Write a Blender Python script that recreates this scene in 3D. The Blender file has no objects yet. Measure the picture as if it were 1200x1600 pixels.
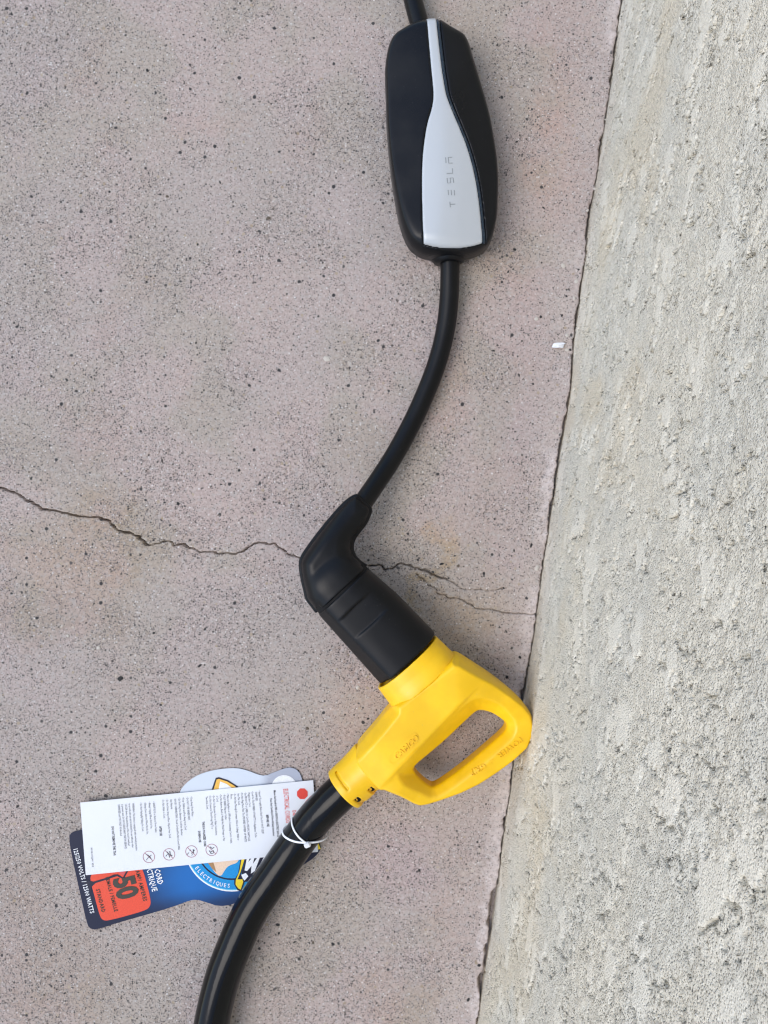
import bpy, bmesh, math, random
import numpy as np
from mathutils import Vector, Matrix

R = math.radians
random.seed(7)
rng = np.random.default_rng(11)
scene = bpy.context.scene
COL = scene.collection

# ------------------------------------------------------------------ camera
S = 0.00055          # metres on the ground per photo pixel
H = 0.70             # camera height over the concrete
cam_d = bpy.data.cameras.new('camera')
cam = bpy.data.objects.new('camera', cam_d)
COL.objects.link(cam)
cam.location = (0, 0, H)
cam.rotation_euler = (0, 0, 0)
cam_d.sensor_fit = 'VERTICAL'
cam_d.angle = 2 * math.atan(0.44 / H)
cam_d.clip_start = 0.01
cam_d.clip_end = 100
scene.camera = cam
# ------------------------------------------------------------------ light
SUN_EL, SUN_AZ = R(56), R(-106)       # azimuth from +Y, towards -X
w = bpy.data.worlds.new('World')
scene.world = w
w.use_nodes = True
wn = w.node_tree
bg = wn.nodes['Background']
sky = wn.nodes.new('ShaderNodeTexSky')
sky.sky_type = 'NISHITA'
sky.sun_disc = False
sky.sun_elevation = SUN_EL
sky.sun_rotation = SUN_AZ
sky.air_density = 1.0
sky.dust_density = 1.2
sky.ozone_density = 1.0
wn.links.new(sky.outputs[0], bg.inputs[0])
bg.inputs[1].default_value = 0.15
sd = bpy.data.lights.new('sun', 'SUN')
sd.energy = 0.85
sd.angle = R(38)
sd.color = (1.0, 0.96, 0.90)
sun = bpy.data.objects.new('sun', sd)
COL.objects.link(sun)
sun_dir = Vector((math.sin(SUN_AZ) * math.cos(SUN_EL), math.cos(SUN_AZ) * math.cos(SUN_EL), math.sin(SUN_EL)))
sun.rotation_euler = sun_dir.to_track_quat('Z', 'Y').to_euler()
scene.view_settings.view_transform = 'Standard'
scene.view_settings.look = 'None'
scene.view_settings.gamma = 1
scene.view_settings.exposure = 0.81
scene.cycles.max_bounces = 5
scene.cycles.use_adaptive_sampling = False
scene.cycles.use_denoising = True
scene.cycles.denoiser = 'OPENIMAGEDENOISE'
scene.cycles.denoising_input_passes = 'RGB_ALBEDO_NORMAL'
scene.cycles.denoising_prefilter = 'ACCURATE'      # keeps the sandy grain crisp
scene.cycles.sample_clamp_indirect = 4
scene.cycles.filter_width = 1.25


# ------------------------------------------------------------------ helpers
def W(px, py, z):
    """world point seen at photo pixel (px, py) at height z"""
    k = S * (H - z) / H
    return Vector(((px - 600) * k, (800 - py) * k, z))


def link(name, me, parent=None, origin=None):
    o = bpy.data.objects.new(name, me)
    COL.objects.link(o)
    if parent is not None:
        o.parent = parent
    return o


def tag(o, label=None, cat=None, group=None, kind=None):
    if label: o['label'] = label
    if cat: o['category'] = cat
    if group: o['group'] = group
    if kind: o['kind'] = kind
    return o


def thing(name, loc, label, cat):
    o = bpy.data.objects.new(name, None)
    COL.objects.link(o)
    o.location = loc
    o.empty_display_size = 0.02
    return tag(o, label, cat)


def wloc(o):
    v = Vector((0, 0, 0))
    while o is not None:
        v = v + o.location
        o = o.parent
    return v


def mesh_np(name, verts, faces, mat, parent=None, smooth=True, at=None, sharp=None):
    """verts in world coordinates, faces an (n,3|4) array or list of lists"""
    verts = np.asarray(verts, np.float64)
    off = np.array(wloc(parent)) if parent is not None else np.zeros(3)
    if at is not None:
        off = off + np.array(at)
    me = bpy.data.meshes.new(name)
    if isinstance(faces, np.ndarray):
        n, m = faces.shape
        me.vertices.add(len(verts))
        me.vertices.foreach_set('co', (verts - off).astype(np.float32).ravel())
        me.loops.add(n * m)
        me.loops.foreach_set('vertex_index', faces.astype(np.int32).ravel())
        me.polygons.add(n)
        me.polygons.foreach_set('loop_start', np.arange(0, n * m, m, dtype=np.int32))
        me.polygons.foreach_set('loop_total', np.full(n, m, dtype=np.int32))
        me.update(calc_edges=True)
    else:
        me.from_pydata((verts - off).tolist(), [], faces)
        me.update()
    if smooth:
        me.polygons.foreach_set('use_smooth', np.ones(len(me.polygons), dtype=bool))
        if sharp:
            me.set_sharp_from_angle(angle=sharp)
    me.materials.append(mat)
    o = link(name, me, parent)
    if at is not None:
        o.location = at
    return o


# ---- numpy noise
TBL = rng.random((256, 256))


def vnoise(x, y, seed=0):
    x = x + seed * 17.37; y = y + seed * 9.11
    xi = np.floor(x).astype(np.int64); yi = np.floor(y).astype(np.int64)
    fx = x - xi; fy = y - yi
    fx = fx * fx * fx * (fx * (fx * 6 - 15) + 10); fy = fy * fy * fy * (fy * (fy * 6 - 15) + 10)
    a = TBL[xi & 255, yi & 255]; b = TBL[(xi + 1) & 255, yi & 255]
    c = TBL[xi & 255, (yi + 1) & 255]; d = TBL[(xi + 1) & 255, (yi + 1) & 255]
    return (a * (1 - fx) + b * fx) * (1 - fy) + (c * (1 - fx) + d * fx) * fy


def fbm(x, y, seed=0, oct=3, gain=.5):
    t = 0; amp = 1; n = 0
    for i in range(oct):
        # rotate each octave so that no lattice direction shows
        c, s = math.cos(.6 + i * 1.1), math.sin(.6 + i * 1.1)
        t = t + amp * vnoise(c * x - s * y, s * x + c * y, seed + i * 5)
        n += amp; amp *= gain; x = x * 2.03; y = y * 2.03
    return t / n


def sstep(a, b, x):
    t = np.clip((x - a) / (b - a), 0, 1)
    return t * t * (3 - 2 * t)


def smin(a, b, k):
    h = np.maximum(k - np.abs(a - b), 0) / k
    return np.minimum(a, b) - h * h * k * .25


def smax(a, b, k):
    return -smin(-a, -b, k)


def chaikin(p, n=2, closed=True):
    p = np.asarray(p, float)
    for _ in range(n):
        q = np.roll(p, -1, 0) if closed else p[1:]
        a = p if closed else p[:-1]
        m = np.empty((2 * len(a), p.shape[1]))
        m[0::2] = a * .75 + q * .25
        m[1::2] = a * .25 + q * .75
        if not closed:
            m = np.vstack([p[:1], m, p[-1:]])
        p = m
    return p


def catmull(p, n=8):
    p = [Vector(q) for q in p]
    p = [p[0] * 2 - p[1]] + p + [p[-1] * 2 - p[-2]]
    out = []
    for i in range(1, len(p) - 2):
        for j in range(n):
            t = j / n
            a, b, c, d = p[i - 1], p[i], p[i + 1], p[i + 2]
            out.append(.5 * (2 * b + (c - a) * t + (2 * a - 5 * b + 4 * c - d) * t * t + (3 * b - a - 3 * c + d) * t ** 3))
    out.append(p[-2])
    return out


def seg_dist(X, Y, pts):
    """distance to an open polyline"""
    D = np.full(X.shape, 1e9)
    for (ax, ay), (bx, by) in zip(pts[:-1], pts[1:]):
        dx, dy = bx - ax, by - ay
        L = dx * dx + dy * dy + 1e-12
        t = np.clip(((X - ax) * dx + (Y - ay) * dy) / L, 0, 1)
        D = np.minimum(D, np.hypot(X - ax - t * dx, Y - ay - t * dy))
    return D


def poly_sdf(X, Y, pts):
    """signed distance to a closed polygon, negative inside"""
    pts = np.asarray(pts)
    D = seg_dist(X, Y, np.vstack([pts, pts[:1]]))
    ins = np.zeros(X.shape, bool)
    q = np.roll(pts, -1, 0)
    for (ax, ay), (bx, by) in zip(pts, q):
        if ay == by: continue
        c = (ay > Y) != (by > Y)
        xi = ax + (Y - ay) * (bx - ax) / (by - ay)
        ins ^= c & (X < xi)
    return np.where(ins, -D, D)


def surface_nets(F):
    s = F < 0
    n0, n1, n2 = F.shape
    cnt = np.zeros((n0 - 1, n1 - 1, n2 - 1), np.int8)
    for a in (0, 1):
        for b in (0, 1):
            for c in (0, 1):
                cnt += s[a:n0 - 1 + a, b:n1 - 1 + b, c:n2 - 1 + c]
    mask = (cnt > 0) & (cnt < 8)
    idx = np.full(mask.shape, -1, np.int64)
    nv = int(mask.sum())
    idx[mask] = np.arange(nv)
    acc = np.zeros((nv, 3)); num = np.zeros(nv)
    quads = []
    for ax in range(3):
        lo = [slice(None)] * 3; hi = [slice(None)] * 3
        lo[ax] = slice(0, -1); hi[ax] = slice(1, None)
        e = np.argwhere(s[tuple(lo)] != s[tuple(hi)])
        f0 = F[e[:, 0], e[:, 1], e[:, 2]]
        e1 = e.copy(); e1[:, ax] += 1
        f1 = F[e1[:, 0], e1[:, 1], e1[:, 2]]
        t = f0 / (f0 - f1)
        p = e.astype(float); p[:, ax] += t
        u, v = (ax + 1) % 3, (ax + 2) % 3
        ids = []
        for a, b in ((-1, -1), (0, -1), (0, 0), (-1, 0)):
            c = e.copy(); c[:, u] += a; c[:, v] += b
            ok = np.all((c >= 0) & (c < np.array(mask.shape)), axis=1)
            cc = np.where(ok[:, None], c, 0)
            i = np.where(ok, idx[cc[:, 0], cc[:, 1], cc[:, 2]], -1)
            ids.append(i)
            g = i >= 0
            for k in range(3):
                acc[:, k] += np.bincount(i[g], weights=p[g, k], minlength=nv)
            num += np.bincount(i[g], minlength=nv)
        q = np.stack(ids, 1)
        flip = ~s[e[:, 0], e[:, 1], e[:, 2]]
        q[flip] = q[flip][:, ::-1]
        quads.append(q[(q >= 0).all(1)])
    return acc / num[:, None], np.vstack(quads)


class Grid:
    """a voxel box in photo-pixel units on the plane z0 (Z measured from it)"""
    def __init__(g, x0, x1, y0, y1, z0, z1, h, zplane):
        g.x = np.arange(x0, x1 + h, h); g.y = np.arange(y0, y1 + h, h); g.z = np.arange(z0, z1 + h, h) + .013
        g.h = h; g.zp = zplane; g.k = S * (H - zplane) / H
        g.X, g.Y = np.meshgrid(g.x, g.y, indexing='ij')
        g.X3 = g.X[:, :, None]; g.Y3 = g.Y[:, :, None]; g.Z3 = g.z[None, None, :]

    def world(g, P):
        P = np.asarray(P, float)
        return np.stack([(P[:, 0] - 600) * g.k, (800 - P[:, 1]) * g.k, g.zp + P[:, 2] * g.k], 1)

    def build(g, name, F, mat, parent, sharp=None):
        v, q = surface_nets(F)
        for _ in range(2):
            nb = np.zeros_like(v); ct = np.zeros(len(v))
            for a_, b_ in ((0, 1), (1, 2), (2, 3), (3, 0)):
                for k in range(3):
                    nb[:, k] += np.bincount(q[:, a_], weights=v[q[:, b_], k], minlength=len(v)) + np.bincount(q[:, b_], weights=v[q[:, a_], k], minlength=len(v))
                ct += np.bincount(q[:, a_], minlength=len(v)) + np.bincount(q[:, b_], minlength=len(v))
            v = v * .5 + .5 * nb / np.maximum(ct, 1)[:, None]
        P = np.stack([g.x[0] + v[:, 0] * g.h, g.y[0] + v[:, 1] * g.h, g.z[0] + v[:, 2] * g.h], 1)
        return mesh_np(name, g.world(P), q[:, ::-1], mat, parent, True, sharp=sharp)

    def top(g, F):
        """height of the upper surface over every column"""
        s_ = F < 0
        n = F.shape[2]
        k = n - 1 - np.argmax(s_[:, :, ::-1], axis=2)
        k = np.clip(k, 0, n - 2)
        f0 = np.take_along_axis(F, k[:, :, None], 2)[:, :, 0]; f1 = np.take_along_axis(F, k[:, :, None] + 1, 2)[:, :, 0]
        t = f0 / np.where(np.abs(f0 - f1) < 1e-9, 1e-9, f0 - f1)
        return np.where(s_.any(2), g.z[0] + (k + np.clip(t, 0, 1)) * g.h, g.z[0])

    def sampler(g, T):
        def f(x, y):
            i = np.clip((np.asarray(x, float) - g.x[0]) / g.h, 0, len(g.x) - 1.001); j = np.clip((np.asarray(y, float) - g.y[0]) / g.h, 0, len(g.y) - 1.001)
            a = i.astype(int); b = j.astype(int); fi = i - a; fj = j - b
            return (T[a, b] * (1 - fi) + T[a + 1, b] * fi) * (1 - fj) + (T[a, b + 1] * (1 - fi) + T[a + 1, b + 1] * fi) * fj
        return f


def tube(name, pts, rad, mat, parent, sides=28, caps=True, ripple=0):
    pts = [Vector(p) for p in pts]
    n = len(pts)
    V = []; Fc = []
    for i, p in enumerate(pts):
        t = (pts[min(i + 1, n - 1)] - pts[max(i - 1, 0)]).normalized()
        side = t.cross(Vector((0, 0, 1))).normalized()
        up = side.cross(t).normalized()
        r = rad(i / (n - 1)) if callable(rad) else rad
        for j in range(sides):
            a = 2 * math.pi * j / sides
            V.append(p + (side * math.cos(a) + up * math.sin(a)) * r)
    for i in range(n - 1):
        for j in range(sides):
            a, b = i * sides + j, i * sides + (j + 1) % sides
            Fc.append((a, b, b + sides, a + sides))
    if caps:
        Fc.append(list(range(sides))[::-1]); Fc.append([(n - 1) * sides + j for j in range(sides)])
    return mesh_np(name, [tuple(v) for v in V], [list(f)[::-1] for f in Fc], mat, parent, True, sharp=R(60))


# ---- text as mesh data in its own 2-D units
def text_mesh(body, size=1, extrude=0, bold=0, xscale=1, align='LEFT', res=2, spacing=1):
    c = bpy.data.curves.new('t', 'FONT')
    c.body = body; c.size = size; c.extrude = extrude; c.offset = bold
    c.align_x = align; c.resolution_u = res; c.space_character = spacing
    o = bpy.data.objects.new('t', c)
    COL.objects.link(o)
    me = o.to_mesh()
    v = np.array([x.co[:] for x in me.vertices]).reshape(-1, 3)
    f = [list(p.vertices) for p in me.polygons]
    o.to_mesh_clear()
    bpy.data.objects.remove(o); bpy.data.curves.remove(c)
    v[:, 0] *= xscale
    return v, f


class Sheet2D:
    """collects flat print given in photo pixels; z(px,py) gives its height"""
    def __init__(s): s.v = []; s.f = []
    def add(s, v, f):
        n = len(s.v); s.v += [tuple(q) for q in v]; s.f += [[i + n for i in q] for q in f]
    def text(s, body, org, read, size, xscale=1, bold=0, align='LEFT', extrude=0, res=1, spacing=1, shear=0):
        v, f = text_mesh(body, size, extrude, bold, xscale, align, res, spacing)
        if len(v) == 0: return
        L = math.hypot(*read); rx, ry = read[0] / L, read[1] / L
        ux, uy = ry, -rx                     # letter tops, in image space (y down)
        v[:, 0] += shear * v[:, 1]
        s.add(np.stack([org[0] + v[:, 0] * rx + v[:, 1] * ux, org[1] + v[:, 0] * ry + v[:, 1] * uy, v[:, 2]], 1), f)
    def poly(s, pts):
        s.add([(p[0], p[1], 0) for p in pts], [list(range(len(pts)))])
    def line(s, pts, wd, closed=False):
        pts = [np.array(p, float) for p in pts]
        n = len(pts); L = []; Rr = []
        for i in range(n):
            a = pts[i - 1] if (i or closed) else pts[0]
            b = pts[(i + 1) % n] if (i < n - 1 or closed) else pts[-1]
            t = b - a; t /= (np.hypot(*t) + 1e-9); m = np.array([-t[1], t[0]])
            L.append(pts[i] + m * wd / 2); Rr.append(pts[i] - m * wd / 2)
        v = [(p[0], p[1], 0) for p in L + Rr]
        s.add(v, [[i, (i + 1) % n, n + (i + 1) % n, n + i] for i in range(n if closed else n - 1)])
    def build(s, name, mat, parent, zfun):
        v = np.array(s.v)
        z = zfun(v[:, 0], v[:, 1])
        k = S * (H - z) / H
        P = np.stack([(v[:, 0] - 600) * k, (800 - v[:, 1]) * k, z], 1)
        o = mesh_np(name, P, s.f, mat, parent, False)
        bm = bmesh.new(); bm.from_mesh(o.data)
        bmesh.ops.triangulate(bm, faces=bm.faces[:])
        for fc in bm.faces:
            fc.normal_update()
            if fc.normal.z < 0: fc.normal_flip()
        bm.to_mesh(o.data); bm.free()
        return o


# ------------------------------------------------------------------ materials
class NT:
    def __init__(s, name):
        s.m = bpy.data.materials.new(name); s.m.use_nodes = True
        s.t = s.m.node_tree; s.b = s.t.nodes['Principled BSDF']
        s.tc = s.t.nodes.new('ShaderNodeTexCoord').outputs['Object']
    def n(s, typ, **kw):
        x = s.t.nodes.new(typ)
        for k, v in kw.items(): setattr(x, k, v)
        return x
    def set(s, sock, v):
        if isinstance(v, bpy.types.NodeSocket): s.t.links.new(v, sock)
        elif v is not None:
            if isinstance(v, (tuple, list)) and len(v) == 3 and sock.type == 'RGBA': v = (*v, 1)
            sock.default_value = v
    def noise(s, scale, detail=3, rough=.55, vec=None, color=False, dist=0):
        x = s.n('ShaderNodeTexNoise'); s.set(x.inputs['Vector'], vec or s.tc)
        x.inputs['Scale'].default_value = scale; x.inputs['Detail'].default_value = detail
        x.inputs['Roughness'].default_value = rough; x.inputs['Distortion'].default_value = dist
        return x.outputs['Color' if color else 'Fac']
    def voro(s, scale, vec=None, feature='F1', rnd=1):
        x = s.n('ShaderNodeTexVoronoi', feature=feature); s.set(x.inputs['Vector'], vec or s.tc)
        x.inputs['Scale'].default_value = scale; x.inputs['Randomness'].default_value = rnd
        return x
    def ramp(s, fac, a, b, c0=0., c1=1.):
        x = s.n('ShaderNodeMapRange'); x.interpolation_type = 'SMOOTHSTEP'
        s.set(x.inputs['Value'], fac)
        x.inputs['From Min'].default_value = a; x.inputs['From Max'].default_value = b
        s.set(x.inputs['To Min'], c0); s.set(x.inputs['To Max'], c1)
        return x.outputs['Result']
    def math(s, op, a, b=None, c=None):
        x = s.n('ShaderNodeMath', operation=op)
        s.set(x.inputs[0], a)
        if b is not None: s.set(x.inputs[1], b)
        if c is not None: s.set(x.inputs[2], c)
        return x.outputs[0]
    def mix(s, fac, a, b, mode='MIX'):
        x = s.n('ShaderNodeMix', data_type='RGBA', blend_type=mode)
        s.set(x.inputs['Factor'], fac); s.set(x.inputs['A'], a) if False else None
        s.set(x.inputs[6], a); s.set(x.inputs[7], b)
        return x.outputs[2]
    def attr(s, name, fac=False):
        x = s.n('ShaderNodeAttribute', attribute_name=name)
        return x.outputs['Fac' if fac else 'Color']
    def sep(s, col):
        x = s.n('ShaderNodeSeparateColor'); s.set(x.inputs[0], col); return x.outputs
    def bump(s, h, strength=.5, dist=.001, prev=None):
        x = s.n('ShaderNodeBump'); s.set(x.inputs['Height'], h)
        x.inputs['Strength'].default_value = strength; x.inputs['Distance'].default_value = dist
        if prev is not None: s.set(x.inputs['Normal'], prev)
        return x.outputs[0]
    def out(s, color=None, rough=None, normal=None, metallic=None, spec=None):
        s.set(s.b.inputs['Base Color'], color); s.set(s.b.inputs['Roughness'], rough)
        if normal is not None: s.set(s.b.inputs['Normal'], normal)
        if metallic is not None: s.set(s.b.inputs['Metallic'], metallic)
        if spec is not None: s.set(s.b.inputs['Specular IOR Level'], spec)
        return s.m


def flat(name, col, rough=.5, spec=.2, metallic=0):
    n = NT(name)
    v = n.noise(900, 2)
    c = n.mix(n.ramp(v, .3, .7), tuple(x * .93 for x in col), tuple(min(1, x * 1.05) for x in col))
    return n.out(c, rough, metallic=metallic, spec=spec)


def plastic(name, col, rough, grain=2500, bump=.08, dust=.0, spec=.5, dustcol=(.35, .33, .31)):
    n = NT(name)
    big = n.noise(28, 4, .6)
    r = n.ramp(big, .3, .72, rough - .05, rough + .08)
    fine = n.noise(grain, 2, .5)
    c = n.mix(n.ramp(big, .35, .7), tuple(x * .9 for x in col), tuple(min(1, x * 1.07) for x in col))
    if dust:
        sp = n.voro(420)
        rnd = n.sep(sp.outputs['Color'])[0]
        dot = n.math('MULTIPLY', n.ramp(rnd, .93, .94), n.ramp(sp.outputs['Distance'], .12, .3, 1., 0.))
        film = n.ramp(n.noise(60, 6, .7), .45, .8, 0., dust)
        c = n.mix(n.math('MAXIMUM', n.math('MULTIPLY', dot, min(1, dust * 6)), film), c, dustcol)
    return n.out(c, r, n.bump(fine, bump, .0004), spec=spec)


M_shell = plastic('black_shell_plastic', (.0045, .0050, .0060), .31, dust=.004, bump=.015, spec=.25)
M_rubber = plastic('black_rubber', (.0035, .0039, .0048), .40, dust=.005, bump=.03, spec=.24)
M_cable = plastic('cable_jacket', (.003, .0033, .004), .36, dust=.005, spec=.24)
M_yellow = plastic('yellow_plastic', (.93, .55, .004), .38, bump=.012, dust=.03, dustcol=(.5, .4, .2))
M_blueedge = plastic('edge_sky_tint', (.014, .03, .05), .22)  # blue base colour imitates sky reflected in the stripe's flank
M_dark = flat('slot_shade_black', (.006, .006, .006), .8)  # painted shade for the clamp slots
M_gap = flat('black_core', (.008, .008, .008), .7)


def m_cord():
    n = NT('glossy_cord_jacket')
    mp = n.n('ShaderNodeMapping'); n.set(mp.inputs[0], n.tc); mp.inputs['Rotation'].default_value = (0, 0, R(-28)); mp.inputs['Scale'].default_value = (1, .22, 1)
    streak = n.noise(170, 5, .65, mp.outputs[0])
    smear = n.noise(50, 4, .6, mp.outputs[0], dist=.6)
    c = n.mix(n.ramp(streak, .55, .8, 0., .07), (.0028, .003, .0033), (.10, .10, .10))
    r = n.math('ADD', n.ramp(smear, .3, .7, .08, .16), n.ramp(streak, .5, .8, 0., .14))
    nb = n.bump(n.noise(140, 3, .5, mp.outputs[0]), .12, .001)
    return n.out(c, r, nb, spec=.2)
M_cord = m_cord()


def m_silver():
    n = NT('satin_silver_trim')
    f = n.noise(3000, 2)
    sc = n.noise(40, 6, .7)
    c = n.mix(n.ramp(f, .3, .7), (.485, .51, .52), (.49, .515, .525))
    return n.out(c, n.ramp(sc, .3, .7, .34, .42), None, metallic=.12, spec=.4)
M_silver = m_silver()
M_engrave = flat('engraved_grey', (.27, .29, .29), .5)


def m_paper(name, col, rough):
    n = NT(name)
    f = n.noise(700, 4); g = n.noise(25, 3)
    c = n.mix(n.ramp(g, .3, .7), tuple(x * .965 for x in col), col)
    return n.out(c, rough, n.bump(n.math('ADD', n.math('MULTIPLY', g, 6), f), .1, .0004), spec=.4)
M_paper = m_paper('white_tag_paper', (.75, .775, .80), .42)
M_ink = flat('black_ink', (.045, .045, .055), .5)
M_redink = flat('red_ink', (.72, .07, .05), .45)
M_pinkink = flat('pale_red_ink', (.42, .20, .22), .5)
M_orange = flat('orange_red_print', (.74, .08, .04), .35)
M_pinkpr = flat('pink_print', (.62, .10, .11), .35)
M_white = flat('white_print', (.82, .84, .85), .35)
M_pale = flat('pale_silver_print', (.62, .68, .75), .32)
M_grey = flat('grey_silver_print', (.42, .45, .52), .32)
M_navy = flat('navy_print', (.012, .015, .035), .33)
M_sky = flat('sky_blue_print', (.01, .27, .60), .33)
M_cyan = flat('cyan_print', (.12, .50, .72), .33)
M_tan = flat('tan_print', (.78, .58, .42), .35)
M_brown = flat('brown_print', (.38, .22, .10), .35)
M_goldpr = flat('gold_print', (.83, .62, .03), .35)
M_ochre = flat('ochre_print', (.83, .48, .09), .35)
M_black50 = flat('dark_grey_print', (.055, .05, .04), .4)
M_tie = flat('white_nylon', (.80, .81, .82), .3)


def m_card():
    n = NT('blue_card_print')
    a = n.attr('grad')
    s_ = n.sep(a)
    c = n.mix(n.ramp(s_[0], .02, .95), (.012, .016, .04), (.012, .135, .42))
    c = n.mix(s_[1], c, n.mix(s_[2], (.60, .66, .73), (.40, .43, .50)))
    f = n.noise(900, 2)
    return n.out(c, .42, n.bump(n.noise(30, 3), .08, .001), spec=.18)
M_card = m_card()


def m_ground():
    n = NT('worn_painted_concrete')
    st = n.attr('stain'); A = n.sep(n.attr('mask'))       # mask r: grit density, g: pale mortar, b: brown stain
    grit = A[0]
    warp = n.noise(180, 2, .5, color=True)
    vec = n.n('ShaderNodeVectorMath', operation='MULTIPLY_ADD')
    n.set(vec.inputs[0], warp); vec.inputs[1].default_value = (.0016,) * 3; n.set(vec.inputs[2], n.tc)
    v = vec.outputs[0]
    mott = n.noise(420, 4, .7)
    c = n.mix(n.ramp(mott, .33, .68), n.mix(1, st, (.80, .80, .80), 'MULTIPLY'), n.mix(1, st, (1.14, 1.14, 1.14), 'MULTIPLY'))
    # paint worn off the high sand: grey cement film between lilac paint
    c = n.mix(n.math('MULTIPLY', n.ramp(n.noise(230, 5, .7), .50, .62), .45), c, (.40, .385, .36))
    hs = None
    # fine grains, several sizes; each its own cell, colour and size
    def grains(scale, lo, hi, dens0, dens1, dark, light, amt):
        x = n.voro(scale, v)
        k = n.sep(x.outputs['Color'])
        thr = n.ramp(grit, 0., 1., dens0, dens1)
        on = n.math('LESS_THAN', k[0], thr)
        size = n.ramp(k[1], 0., 1., lo, hi)
        dot = n.math('MULTIPLY', on, n.ramp(n.math('SUBTRACT', x.outputs['Distance'], size), -.06, .06, 1., 0.))
        gc = n.mix(k[2], dark, light)
        return n.math('MULTIPLY', dot, amt), gc
    m1, g1 = grains(930, .26, .58,  .25, .58, (.055, .05, .047), (.20, .175, .165), .85)
    c = n.mix(m1, c, g1)
    m4, g4 = grains(620, .20, .44, .05, .12, (.50, .47, .44), (.74, .72, .69), .75)
    c = n.mix(m4, c, g4)
    m2, g2 = grains(520, .2, .46, .05, .17, (.032, .03, .03), (.12, .105, .095), .92)
    c = n.mix(m2, c, g2)
    m5, g5 = grains(300, .2, .42, .02, .05, (.33, .26, .17), (.50, .44, .36), .8)
    c = n.mix(m5, c, g5)
    m3, g3 = grains(235, .14, .38, .022, .05, (.03, .03, .032), (.085, .08, .075), .95)
    c = n.mix(m3, c, g3)
    c = n.mix(n.math('MULTIPLY', A[1], n.ramp(n.noise(320, 4, .7), .35, .6)), c, (.58, .51, .47))
    h = n.math('SUBTRACT', n.math('ADD', n.math('MULTIPLY', mott, .7), n.math('MULTIPLY', m4, .3)),
               n.math('ADD', n.math('MULTIPLY', m1, .35), n.math('MULTIPLY', m2, .5)))
    return n.out(c, n.ramp(mott, .3, .7, .72, .9), n.bump(h, .5, .0006), spec=.3)
M_ground = m_ground()


def m_wall():
    n = NT('sand_stucco')
    st = n.attr('stain'); A = n.sep(n.attr('mask'))       # r: smooth trowelled plateau
    fine = n.noise(950, 4, .7)
    vo = n.voro(800)
    mid = n.noise(120, 4, .6)
    c = n.mix(n.ramp(fine, .3, .7), n.mix(1, st, (.84, .84, .84), 'MULTIPLY'), n.mix(1, st, (1.13, 1.13, 1.13), 'MULTIPLY'))
    k = n.sep(vo.outputs['Color'])
    on = n.math('MULTIPLY', n.math('LESS_THAN', k[0], n.ramp(A[0], 0., 1., .09, .0)), n.ramp(vo.outputs['Distance'], .25, .45, 1., 0.))
    c = n.mix(n.math('MULTIPLY', on, .6), c, n.mix(k[1], (.16, .15, .12), (.32, .29, .23)))
    on2 = n.math('MULTIPLY', n.math('GREATER_THAN', k[0], .84), n.ramp(vo.outputs['Distance'], .25, .45, 1., 0.))
    c = n.mix(n.math('MULTIPLY', on2, n.ramp(A[0], 0., 1., .6, .15)), c, (.66, .65, .61))
    v3 = n.voro(560); k3 = n.sep(v3.outputs['Color'])  # random dark specks painted in place of shaded pits and crevices
    on3 = n.math('MULTIPLY', n.math('LESS_THAN', k3[0], n.ramp(n.noise(22, 3), .4, .65, .015, .09)), n.ramp(n.math('SUBTRACT', v3.outputs['Distance'], n.ramp(k3[1], 0., 1., .10, .32)), -.05, .05, 1., 0.))
    c = n.mix(n.math('MULTIPLY', on3, .85), c, n.mix(k3[2], (.07, .068, .06), (.2, .185, .15)))
    h = n.math('ADD', n.math('MULTIPLY', fine, 1.), n.math('MULTIPLY', n.ramp(vo.outputs['Distance'], .1, .6, 1., 0.), .8))
    h = n.math('MULTIPLY', h, n.ramp(A[0], 0., 1., 1., .38))
    return n.out(c, .9, n.bump(h, 1., .0010), spec=.2)
M_wall = m_wall()
M_stone = flat('dark_aggregate', (.038, .037, .036), .75)
M_stone2 = flat('brown_aggregate', (.13, .105, .08), .75)
M_stone3 = flat('pale_aggregate', (.52, .48, .42), .75)

# ------------------------------------------------------------------ wall line (where the wall stands on the ground)
WB = np.array([(860 - 600) * S, 0.0])                         # a point of the base line
WT = np.array([230.0, 1600.0]); WT /= np.hypot(*WT)           # along the wall, towards the top of the photo
WN = np.array([-WT[1], WT[0]])                                # out of the wall, to the left


def base_wave(u):
    """how far the wall foot leaves its straight line, metres"""
    return (fbm(u / .11, u * 0 + 3.3, 41, 3) - .5) * .0055


# ------------------------------------------------------------------ ground
CRACKS = [
    ([(-60, 735), (0, 762), (28, 772), (40, 781), (60, 789), (66, 798), (84, 798), (104, 802), (128, 808), (154, 808), (168, 814), (184, 828), (204, 834), (220, 842), (232, 853)], 1.0),
    ([(232, 853), (262, 845), (272, 851), (286, 850), (312, 863), (340, 865), (372, 865), (392, 854), (410, 846), (432, 852), (448, 862), (466, 872), (520, 880), (580, 884)], .62),
    ([(580, 884), (592, 884), (601, 891), (612, 889), (626, 882), (642, 882), (655, 889), (670, 894), (682, 899), (697, 906)], .75),
    ([(697, 906), (710, 912), (722, 919), (744, 922), (752, 920), (767, 923), (777, 920), (792, 917)], .2),
    ([(648, 888), (652, 896), (670, 914), (685, 926), (705, 935), (715, 934), (730, 940), (742, 949), (754, 954), (767, 951), (785, 959), (810, 959), (838, 959)], .3),
]
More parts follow.
